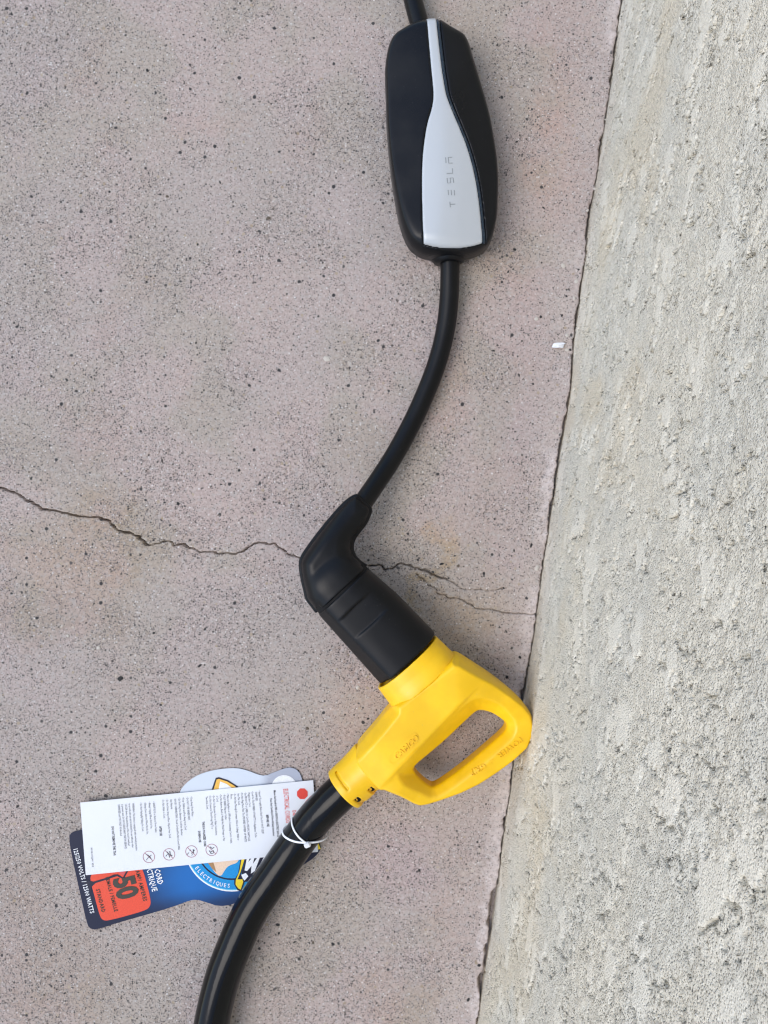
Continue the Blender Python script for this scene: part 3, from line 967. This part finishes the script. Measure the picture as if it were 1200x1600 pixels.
    # moulded writing
    Tf = g.sampler(g.top(F))
    def emboss(sh, name, up, smooth=False):
        v = np.array(sh.v)
        P = np.stack([v[:, 0], v[:, 1], Tf(v[:, 0], v[:, 1]) + v[:, 2] + up], 1)
        return mesh_np(name, g.world(P), sh.f, M_yellow, handle, False)
    sh = Sheet2D()
    sh.text('CAMCO', (618.5, 1173), (.70, -.66), 12.5, 1.02, .22, extrude=1.2, res=2, shear=.25)
    emboss(sh, 'moulded_lettering', .55)
    fr = Sheet2D()
    def fl(x, y):   # frame coordinates along the logo
        return (611.5 + x * .727 + y * .686, 1177 + x * -.686 + y * .727)
    fr.line(chaikin([fl(-4, 5), fl(4, -12), fl(54, -12), fl(59, -6), fl(52, 5)], 2), .9, True)
    fr.line([fl(6, 10.5), fl(46, 10.5)], .8)
    v = np.array(fr.v); v2 = v.copy(); v2[:, 2] -= 1.5
    emboss(fr, 'moulded_frame', .7)
    sh = Sheet2D()
    sh.text('POWER', (808.0, 1143.5), (-.82, .60), 12.4, .98, .12, extrude=1.2, res=2, spacing=1.12)
    sh.text('GRIP', (753, 1183), (-.85, .50), 12.4, .98, .12, extrude=1.2, res=2, spacing=1.06)
    emboss(sh, 'moulded_lettering', .55)
    bolt = Sheet2D()
    bolt.poly([(767, 1177), (759, 1181), (762, 1183), (756, 1191), (766, 1184.5), (763, 1182.5)])
    emboss(bolt, 'moulded_bolt', 1.1)
    # moulded panel line on the shoulder of the handle
    # cord
    tube('cord', catmull([W(*p) for p in CORD], 10), CORD_R, M_cord, root, 40)
    return root


# ------------------------------------------------------------------ tags
def zt_card(px, py): return 0 * px + .0014
CARD = [(126, 1297), (112, 1300), (107, 1308), (114, 1346), (126, 1400), (136, 1444), (141, 1451), (150, 1453), (190, 1440), (228, 1429.5), (270, 1417), (296, 1407), (307, 1405.5), (320, 1409), (342, 1416.5), (365, 1413), (395, 1400), (440, 1371), (485, 1345), (497, 1334), (502, 1325), (498, 1314), (488, 1286), (478, 1240), (472, 1217), (467, 1205), (456, 1199), (446, 1200), (430, 1206), (414, 1212.5), (402, 1210), (390, 1205), (376, 1201), (364, 1200), (349, 1201), (335, 1203), (318, 1207.5), (305, 1213), (290, 1224), (281, 1236), (277, 1250), (240, 1264), (180, 1281)]


def build_card():
    root = thing('hang_card', W(300, 1330, 0), 'blue printed cardboard hang card with an orange 50 amp panel lying under the white tag', 'product card')
    out = chaikin(CARD, 1)
    V = [tuple(W(p[0], p[1], .0004)) for p in out] + [tuple(W(p[0], p[1], .0011)) for p in out]
    n = len(out)
    F = [list(range(n, 2 * n))[::-1], list(range(n))] + [[i, (i + 1) % n, n + (i + 1) % n, n + i] for i in range(n)]
    o = mesh_np('card_sheet', V, F, M_card, root, False)
    bm = bmesh.new(); bm.from_mesh(o.data)
    top = [f for f in bm.faces if len(f.verts) > 4]
    bmesh.ops.triangulate(bm, faces=top)
    # a finer mesh lets the printed gradient run smoothly
    bmesh.ops.subdivide_edges(bm, edges=[e for e in bm.edges if e.calc_length() > .02], cuts=7, use_grid_fill=True)
    bmesh.ops.recalc_face_normals(bm, faces=bm.faces[:])
    bm.to_mesh(o.data); bm.free()
    ca = o.data.color_attributes.new('grad', 'FLOAT_COLOR', 'POINT')
    off = wloc(o)
    for i, v in enumerate(o.data.vertices):
        p = v.co + off
        x = p.x / S + 600; y = 800 - p.y / S
        t = float(np.interp(x, [110, 150, 225, 300, 500], [0, .1, .35, 1, .75])) * (1 - .75 * float(sstep(1375, 1425, np.array(y + (x - 300) * .18))))
        if x > 440: t = .0
        ca.data[i].color = (t, float(1 - sstep(1256, 1275, np.array(y))) * float(x > 262 or y < 1250), float(sstep(408, 420, np.array(x))), 1)
    def layer(name, polys, mat, k):
        for p in polys:
            s_ = Sheet2D(); s_.poly(p)
            s_.build(name, mat, root, lambda x, y: 0 * x + .0011 + .00012 * k)
    # pale upper part of the card and the disc of the hanger
    circ = lambda cx, cy, r, n=36, a0=0, a1=360: [(cx + r * math.cos(R(a0 + (a1 - a0) * i / n)), cy + r * math.sin(R(a0 + (a1 - a0) * i / n))) for i in range(n + (a1 - a0 < 360))]
    layer('hanger_disc', [circ(444, 1231, 20)], M_white, 3)
    # gold banner corner with dark outline
    layer('banner_outline', [[(330, 1236), (337, 1215.5), (342, 1214.5), (356, 1219), (372, 1229), (374, 1236)]], M_navy, 3)
    layer('banner_border', [[(333, 1236), (338.5, 1218), (342, 1217), (355, 1221), (368, 1229), (369, 1236)]], M_ochre, 4)
    layer('banner_field', [[(341, 1236), (344, 1221), (354, 1225), (362, 1231), (362, 1236)]], M_white, 5)
    # round badge
    cx, cy = 362, 1318
    layer('badge_rim', [circ(cx, cy, 75, 60)], M_white, 2)
    layer('badge_band', [circ(cx, cy, 73, 60)], M_cyan, 3)
    layer('badge_field', [circ(cx, cy, 71.5, 60)], M_sky, 4)
    layer('badge_ring', [circ(cx, cy, 57, 60)], M_navy, 5)
    layer('badge_centre', [circ(cx, cy, 54.5, 60)], M_sky, 6)
    layer('tan_patch', [chaikin([(318, 1336), (330, 1356), (344, 1372), (352, 1358), (358, 1352), (372, 1348), (374, 1338), (372, 1324), (320, 1326)], 2)], M_tan, 7)
    layer('brown_shade', [[(322, 1344), (331, 1357), (338, 1363), (334, 1350), (331, 1340), (326, 1337)]], M_brown, 8)
    s_ = Sheet2D()
    txt = 'ACCESSOIRES ELECTRIQUES'
    for i, ch in enumerate(txt):
        th = R(206 - 112 * i / (len(txt) - 1))
        r = 69.0
        th_ = th
        org = (cx + r * math.cos(th_), cy + r * math.sin(th_))
        read = (math.sin(th_), -math.cos(th_))
        s_.text(ch, org, read, 8.6, .85, .12, 'CENTER', res=2)
    s_.build('badge_lettering', M_white, root, lambda x, y: 0 * x + .0011 + .00012 * 6)
    # gold banner along the right with white strokes, and its far corner beyond the cord
    layer('banner_outline', [[(377, 1334), (386, 1334), (380, 1352), (376, 1366), (381, 1371), (382, 1378), (377, 1393), (371, 1391), (366, 1382), (366, 1375), (372, 1365)], [(386, 1334), (450, 1318), (470, 1340), (420, 1375), (382, 1378), (377, 1364)]], M_navy, 8)
    layer('banner_border', [[(378.5, 1336), (384, 1336), (376, 1362), (371, 1374), (379, 1374), (380, 1378), (376, 1390), (372, 1388), (368, 1382), (368.5, 1375), (374, 1362)], [(497, 1316), (501, 1326.5), (495, 1328), (496, 1317)]], M_goldpr, 9)
    layer('banner_stroke', [[(386, 1339), (391, 1338), (388, 1347), (394, 1340), (398, 1338), (395, 1350), (402, 1340), (406, 1340), (398, 1361), (392, 1365), (393, 1353), (386, 1361), (382, 1360), (384, 1350)], [(377, 1367), (384, 1364), (388, 1369), (382, 1376), (379, 1372)], [(412, 1340), (416, 1338), (404, 1362), (400, 1362)], [(488, 1327.5), (496, 1317), (495, 1328)]], M_white, 10)
    # orange panel and lettering
    rd = (.254, .967); up = (.967, -.254)
    layer('amp_panel', [chaikin([(142, 1366), (152, 1362), (220, 1352), (226, 1368), (235.5, 1405), (235, 1416), (227, 1423), (170, 1438.5), (161, 1438), (156, 1432), (146, 1394), (141, 1376)], 2)], M_orange, 1)
    layer('amp_outline', [[(130, 1378), (132, 1374), (146, 1377.5), (166, 1371.5), (178, 1366.5), (184, 1366), (192, 1371), (198, 1360), (201, 1360), (193, 1374), (183, 1369), (168, 1374), (149, 1380), (143, 1386), (142, 1394)]], M_navy, 2)
    layer('amp_plug_symbol', [[(185, 1364), (187, 1360), (198, 1358), (193, 1368)]], M_pinkpr, 2)
    s_ = Sheet2D()
    s_.text('50', (177, 1374), rd, 46, .74, 2.1, res=3, spacing=1.0)
    s_.text('AMP/ AMPERES', (211.5, 1361), rd, 8.6, .80, .14, spacing=1.12)
    s_.text('FEMALE / FEMELLE', (164.5, 1371), rd, 8.0, .78, .12, spacing=1.13)
    s_.text('STANDARD', (149.5, 1390), rd, 8.4, .80, .16, spacing=1.1)
    s_.build('amp_lettering', M_black50, root, lambda x, y: 0 * x + .0011 + .00012 * 4)
    for args in (('125/250 VOLTS / 12500 WATTS', (114.3, 1326), rd, 9.8, .75, .16), ('CORD', (241, 1359), rd, 12.5, .66, .34), ('ELECTRIQUE', (225.5, 1346), rd, 12.5, .66, .26), ('CORDON', (216, 1310), rd, 12.5, .66, .26)):
        s_ = Sheet2D(); s_.text(*args, spacing=1.06)
        s_.build('card_lettering', M_white, root, lambda x, y: 0 * x + .0011 + .00012 * 4)
    return root


TAG_TR, TAG_TL, TAG_BL, TAG_BR = np.array([489.3, 1219.]), np.array([125.3, 1254.]), np.array([134., 1367.5]), np.array([497., 1331.])


def tag_uv(px, py):
    """inverse of the (nearly affine) tag quad: u down the text, v from right to left"""
    e1 = TAG_BR - TAG_TR; e2 = TAG_TL - TAG_TR
    M = np.linalg.inv(np.stack([e1, e2], 1))
    d = np.stack([np.asarray(px, float) - TAG_TR[0], np.asarray(py, float) - TAG_TR[1]], 0)
    r = np.tensordot(M, d, 1)
    return r[0], r[1]


def zt_tag(px, py):
    u, v = tag_uv(px, py)
    z = .0029 + .0100 * np.clip(v - .45, 0, 1) ** 2 * (1.1 + .5 * u) + .0004 * np.sin(v * 9 + u * 2) * np.clip(v * 3, 0, 1)
    return z


def build_tag():
    root = thing('instruction_tag', W(320, 1290, 0), 'long white paper warning tag with red octagon lying on the blue card', 'tag')
    nu, nv = 24, 70
    V = []
    for layer in (0, 1):
        for i in range(nu + 1):
            for j in range(nv + 1):
                u, v = i / nu, j / nv
                p = (TAG_TR * (1 - v) + TAG_TL * v) * (1 - u) + (TAG_BR * (1 - v) + TAG_BL * v) * u
                z = float(zt_tag(p[0], p[1])) - (.00028 if layer else 0)
                V.append(tuple(W(p[0], p[1], z)))
    m = nv + 1; N = (nu + 1) * m
    F = []
    for i in range(nu):
        for j in range(nv):
            a = i * m + j
            F.append([a, a + m, a + m + 1, a + 1][::-1]); F.append([N + a, N + a + 1, N + a + m + 1, N + a + m][::-1])
    rim = [j for j in range(m)] + [i * m + nv for i in range(1, nu + 1)] + [nu * m + j for j in range(nv - 1, -1, -1)] + [i * m for i in range(nu - 1, 0, -1)]
    for k in range(len(rim)):
        a, b = rim[k], rim[(k + 1) % len(rim)]
        F.append([a, b, N + b, N + a])
    o = mesh_np('paper_sheet', V, F, M_paper, root, True, sharp=R(40))
    bm = bmesh.new(); bm.from_mesh(o.data); bmesh.ops.recalc_face_normals(bm, faces=bm.faces[:]); bm.to_mesh(o.data); bm.free()
    zf = lambda x, y: zt_tag(x, y) + .00022
    rd = TAG_BL - TAG_TL; rd = rd / np.hypot(*rd)
    e2 = (TAG_TL - TAG_TR) / np.hypot(*(TAG_TL - TAG_TR))
    at = lambda v, u: tuple(TAG_TR + e2 * v + rd * u)
    red = Sheet2D()
    red.text('DANGER:', at(36, 44), rd, 8.2, .62, .10)
    red.text('ELECTRICAL CORDS CAN BE HAZARDOUS', at(47.5, 9), rd, 10.5, .56, .10)
    red.build('danger_lettering', M_redink, root, zf)
    oc = Sheet2D()
    c = at(18.5, 19.5)
    oc.poly([(c[0] + 9 * math.cos(R(22.5 + 45 * i)), c[1] + 9 * math.sin(R(22.5 + 45 * i))) for i in range(8)])
    oc.build('stop_octagon', M_redink, root, zf)
    k = Sheet2D()
    def ln(v, s, u=9, size=4.9, xs=.60, b=.0): k.text(s, at(v, u), rd, size, xs, b)
    ln(63, 'Misuse Can Result In FIRE or DEATH by ELECTRIC SHOCK.', 10, 4.9, .60, .10)
    ln(69.5, 'Please Read Carefully and Follow All Safety Instructions:', 22, 4.8, .54, .08)
    ln(77.5, 'BEFORE USE', 47, 5.2, .66, .14)
    L1 = ['Inspect Thoroughly Before Each Use. DO NOT USE IF', 'DAMAGED.', 'Look For The NUMBER OF WATTS On Appliances To Be', 'Plugged Into Cord.', 'See PRODUCT or LABEL On Cord For SPECIFIC WATTAGE.', 'Do Not Plug More Than The SPECIFIED NUMBER OF WATTS', 'Into This Cord.',
          'Do Not Run Through Doorways, Holes in Ceilings, Walls or', 'Floors.', 'Make sure Appliance is OFF before Connecting Cord to Outlet.', 'FULLY INSERT Plug into Outlet.', 'Do Not Remove, Bend or Modify Any Metal Prongs or Pins', 'of Cord.', 'Do Not Use Excessive Force to Make Connections.', 'Do Not Connect a Three-Prong Plug To a', 'Two-Hole Cord.']
    cont = {1, 3, 6, 8, 12, 15}
    for i, s in enumerate(L1):
        ln(86.5 + i * 5.55, ('  ' if i in cont else '\u2022 ') + s, 8)
    ln(178, 'THIS IS A POLARIZED CORD', 48, 5.0, .62, .14)
    ln(185.5, 'DURING USE', 62, 5.0, .62, .14)
    L2 = ['Keep Away From Water.', 'DO NOT USE WHEN WET.', 'Keep Children and Pets Away from Cord.', 'Do Not Plug One Extension Cord Into Another.', 'AVOID OVERHEATING. Uncoil Cord and Do Not Cover It With', 'Any Material.', 'Do Not Drive, Drag or Place Objects Over Cord.', 'Do Not Walk on Cord.']
    for i, s in enumerate(L2):
        ln(193.5 + i * 6.35, ('  ' if i == 5 else '\u2022 ') + s, 7)
    ln(245.5, 'AFTER USE', 49, 5.0, .62, .14)
    for i, s in enumerate(['GRASP PLUG to Remove From Outlet.', 'Always Unplug When Not In Use.', 'Always Store Indoors When Not In Use.', 'Do Not Unplug By Pulling On Cord.']):
        ln(252.5 + i * 6.8, '\u2022 ' + s, 9)
    for i, s in enumerate(['WARNING: This device is equipped with overload protection', 'to provide safe use and is intended for use with any other', 'UL/CSA device. Repeated trips of the reset if overload', 'is present, wait. Do NOT LEAVE ANY UNIT IN SERVICE', 'DAMAGED and USE ONLY AS directed.']):
        ln(285 + i * 5.6, s, 9)
    ln(320, 'DO NOT REMOVE THIS TAG', 42, 5.4, .66, .14)
    ln(355, 'MP-1982-101722HV1   REV B', 72, 4.0, .62)
    k.build('small_print', M_ink, root, zf)
    for j, (px, py) in enumerate([(330.6, 1328), (299, 1330.5), (264, 1335), (232.5, 1339)]):
        s_ = Sheet2D()
        s_.line([(px + 9 * math.cos(t * math.pi / 14), py + 9 * math.sin(t * math.pi / 14)) for t in range(28)], .8, True)
        s_.line([(px - 6.4, py - 6.4), (px + 6.4, py + 6.4)], .8)
        s_.build('prohibition_ring', M_pinkink, root, zf)
        p_ = Sheet2D(); rr = random.Random(40 + j)
        if j == 0:
            p_.line([(px - 3, py - 5), (px + 1, py - 2), (px + 4, py - 4)], 1); p_.line([(px - 4, py + 1), (px, py + 3), (px + 3, py + 1), (px + 3, py + 5), (px - 1, py + 6)], 1, True)
        elif j == 1:
            for _ in range(11):
                a_, b_ = rr.uniform(-5.5, 5.5), rr.uniform(-5, 5); p_.line([(px + a_, py + b_), (px + a_ + rr.uniform(-2, 2), py + b_ + rr.uniform(.8, 2.2))], .9)
        elif j == 2:
            p_.line([(px - 5, py + 3), (px - 1, py - 2), (px + 1, py + 5)], 1.1); p_.line([(px + 1, py - 5), (px + 2, py + 1), (px + 5, py + 2)], 1.2); p_.line([(px - 3, py - 4), (px, py + 1)], .9)
        else:
            p_.line([(px - 4, py - 4), (px + 1, py - 1), (px + 4, py + 4)], .8); p_.line([(px + 4, py - 3), (px - 1, py + 1), (px - 4, py + 5)], .8)
        p_.build('pictogram', M_ink, root, lambda x, y: zt_tag(x, y) + .0003)
    return root


def build_tie():
    root = thing('cable_tie', W(478, 1298, 0), 'thin white plastic cable tie looped round the black cord at the tag', 'cable tie')
    pts = catmull([W(*p) for p in CORD], 10)
    tgt = W(478, 1296, .024)
    i0 = min(range(len(pts)), key=lambda i: (pts[i].xy - tgt.xy).length)
    C0 = pts[i0]
    # cumulative length along the cord
    def at(s):
        i = i0; acc = 0
        step = 1 if s > 0 else -1
        while 0 < i < len(pts) - 1:
            L = (pts[i + step] - pts[i]).length
            if acc + L >= abs(s):
                t = (abs(s) - acc) / L
                return pts[i].lerp(pts[i + step], t), (pts[i + step] - pts[i]).normalized() * step
            acc += L; i += step
        return pts[i], Vector((0, 1, 0))
    def on(phi, s, dr=.0):
        c, t = at(s)
        side = Vector((0, 0, 1)).cross(t).normalized()      # which is to the right in the picture
        if side.x < 0: side = -side
        up = side.cross(t).normalized()
        if up.z < 0: up = -up
        n = side * math.cos(phi) + up * math.sin(phi)
        return c + n * (CORD_R + .0002 + dr), n
    def strap(name, samples, wd=.0015, th=.0007, closed=False):
        P = [s[0] for s in samples]; N = [s[1] for s in samples]
        V = []; F = []; n = len(P)
        for i in range(n):
            t = (P[(i + 1) % n if closed else min(i + 1, n - 1)] - P[i - 1 if (closed or i) else 0]).normalized()
            b = t.cross(N[i]).normalized()
            for (x, y) in ((-.5, 0), (.5, 0), (.5, 1), (-.5, 1)):
                V.append(P[i] + b * wd * x + N[i] * th * y)
        for i in range(n if closed else n - 1):
            for j in range(4):
                a = i * 4 + j; b_ = i * 4 + (j + 1) % 4; k = ((i + 1) % n) * 4
                F.append([a, b_, k + (j + 1) % 4, k + j])
        if not closed: F += [[3, 2, 1, 0], [(n - 1) * 4 + j for j in range(4)]]
        o = mesh_np(name, [tuple(v) for v in V], F, M_tie, root, True, sharp=R(40))
        bm = bmesh.new(); bm.from_mesh(o.data); bmesh.ops.recalc_face_normals(bm, faces=bm.faces[:]); bm.to_mesh(o.data); bm.free()
        return o
    # closed loop: over the top obliquely, back underneath
    loop = []
    for i in range(48):
        phi = 2 * math.pi * i / 48
        s = .003 - .010 * math.cos(phi)
        loose = .0020 * max(0, math.cos(phi)) ** 2
        loop.append(on(phi, s, loose))
    strap('strap', loop, closed=True)
    tail = []
    for i in range(22):
        t = i / 21
        phi = R(72) + t * R(104)
        tail.append(on(phi, .0006 - .0025 * min(1, t * 1.2), .0004 * (1 - t)))
    strap('strap_tail', tail, .0014)
    p, n = on(R(70), .0010, .0003)
    bm = bmesh.new()
    bmesh.ops.create_cube(bm, size=1)
    bmesh.ops.scale(bm, vec=(.0050, .0040, .0034), verts=bm.verts)
    bmesh.ops.bevel(bm, geom=bm.edges[:], offset=.0007, segments=2, affect='EDGES')
    rot = n.to_track_quat('Z', 'Y').to_matrix()
    V = [tuple(p + n * .0014 + rot @ v.co) for v in bm.verts]
    F = [[v.index for v in f.verts] for f in bm.faces]
    bm.free()
    mesh_np('lock_head', V, F, M_tie, root, True, sharp=R(35))
    return root


def build_scrap():
    o_root = thing('paper_scrap', W(873, 540, 0), 'tiny torn white scrap on the pink concrete beside the wall', 'scrap')
    P = [(862.5, 541), (865, 536.5), (870, 535.5), (876, 535.2), (880, 535), (884, 537), (881, 538.5), (880, 543.5), (874, 543), (868, 543.5), (863, 543)]
    n = len(P); V = []; rr = random.Random(5)
    hts = [rr.uniform(.0012, .0032) for _ in P]
    for i, p in enumerate(P): V.append(tuple(W(p[0], p[1], hts[i])))
    for i, p in enumerate(P): V.append(tuple(W(p[0], p[1], .0002)))
    V.append(tuple(W(872, 539.5, .0036)))
    F = [[i, (i + 1) % n, 2 * n] for i in range(n)] + [[(i + 1) % n, i, n + i, n + (i + 1) % n] for i in range(n)] + [list(range(n, 2 * n))]
    o = mesh_np('scrap_flake', V, F, M_white, o_root, False)
    bm = bmesh.new(); bm.from_mesh(o.data); bmesh.ops.recalc_face_normals(bm, faces=bm.faces[:]); bm.to_mesh(o.data); bm.free()


gr = build_ground()
build_wall()
build_charger()
build_extension()
build_card()
build_tag()
build_tie()
build_scrap()
build_stones(gr)
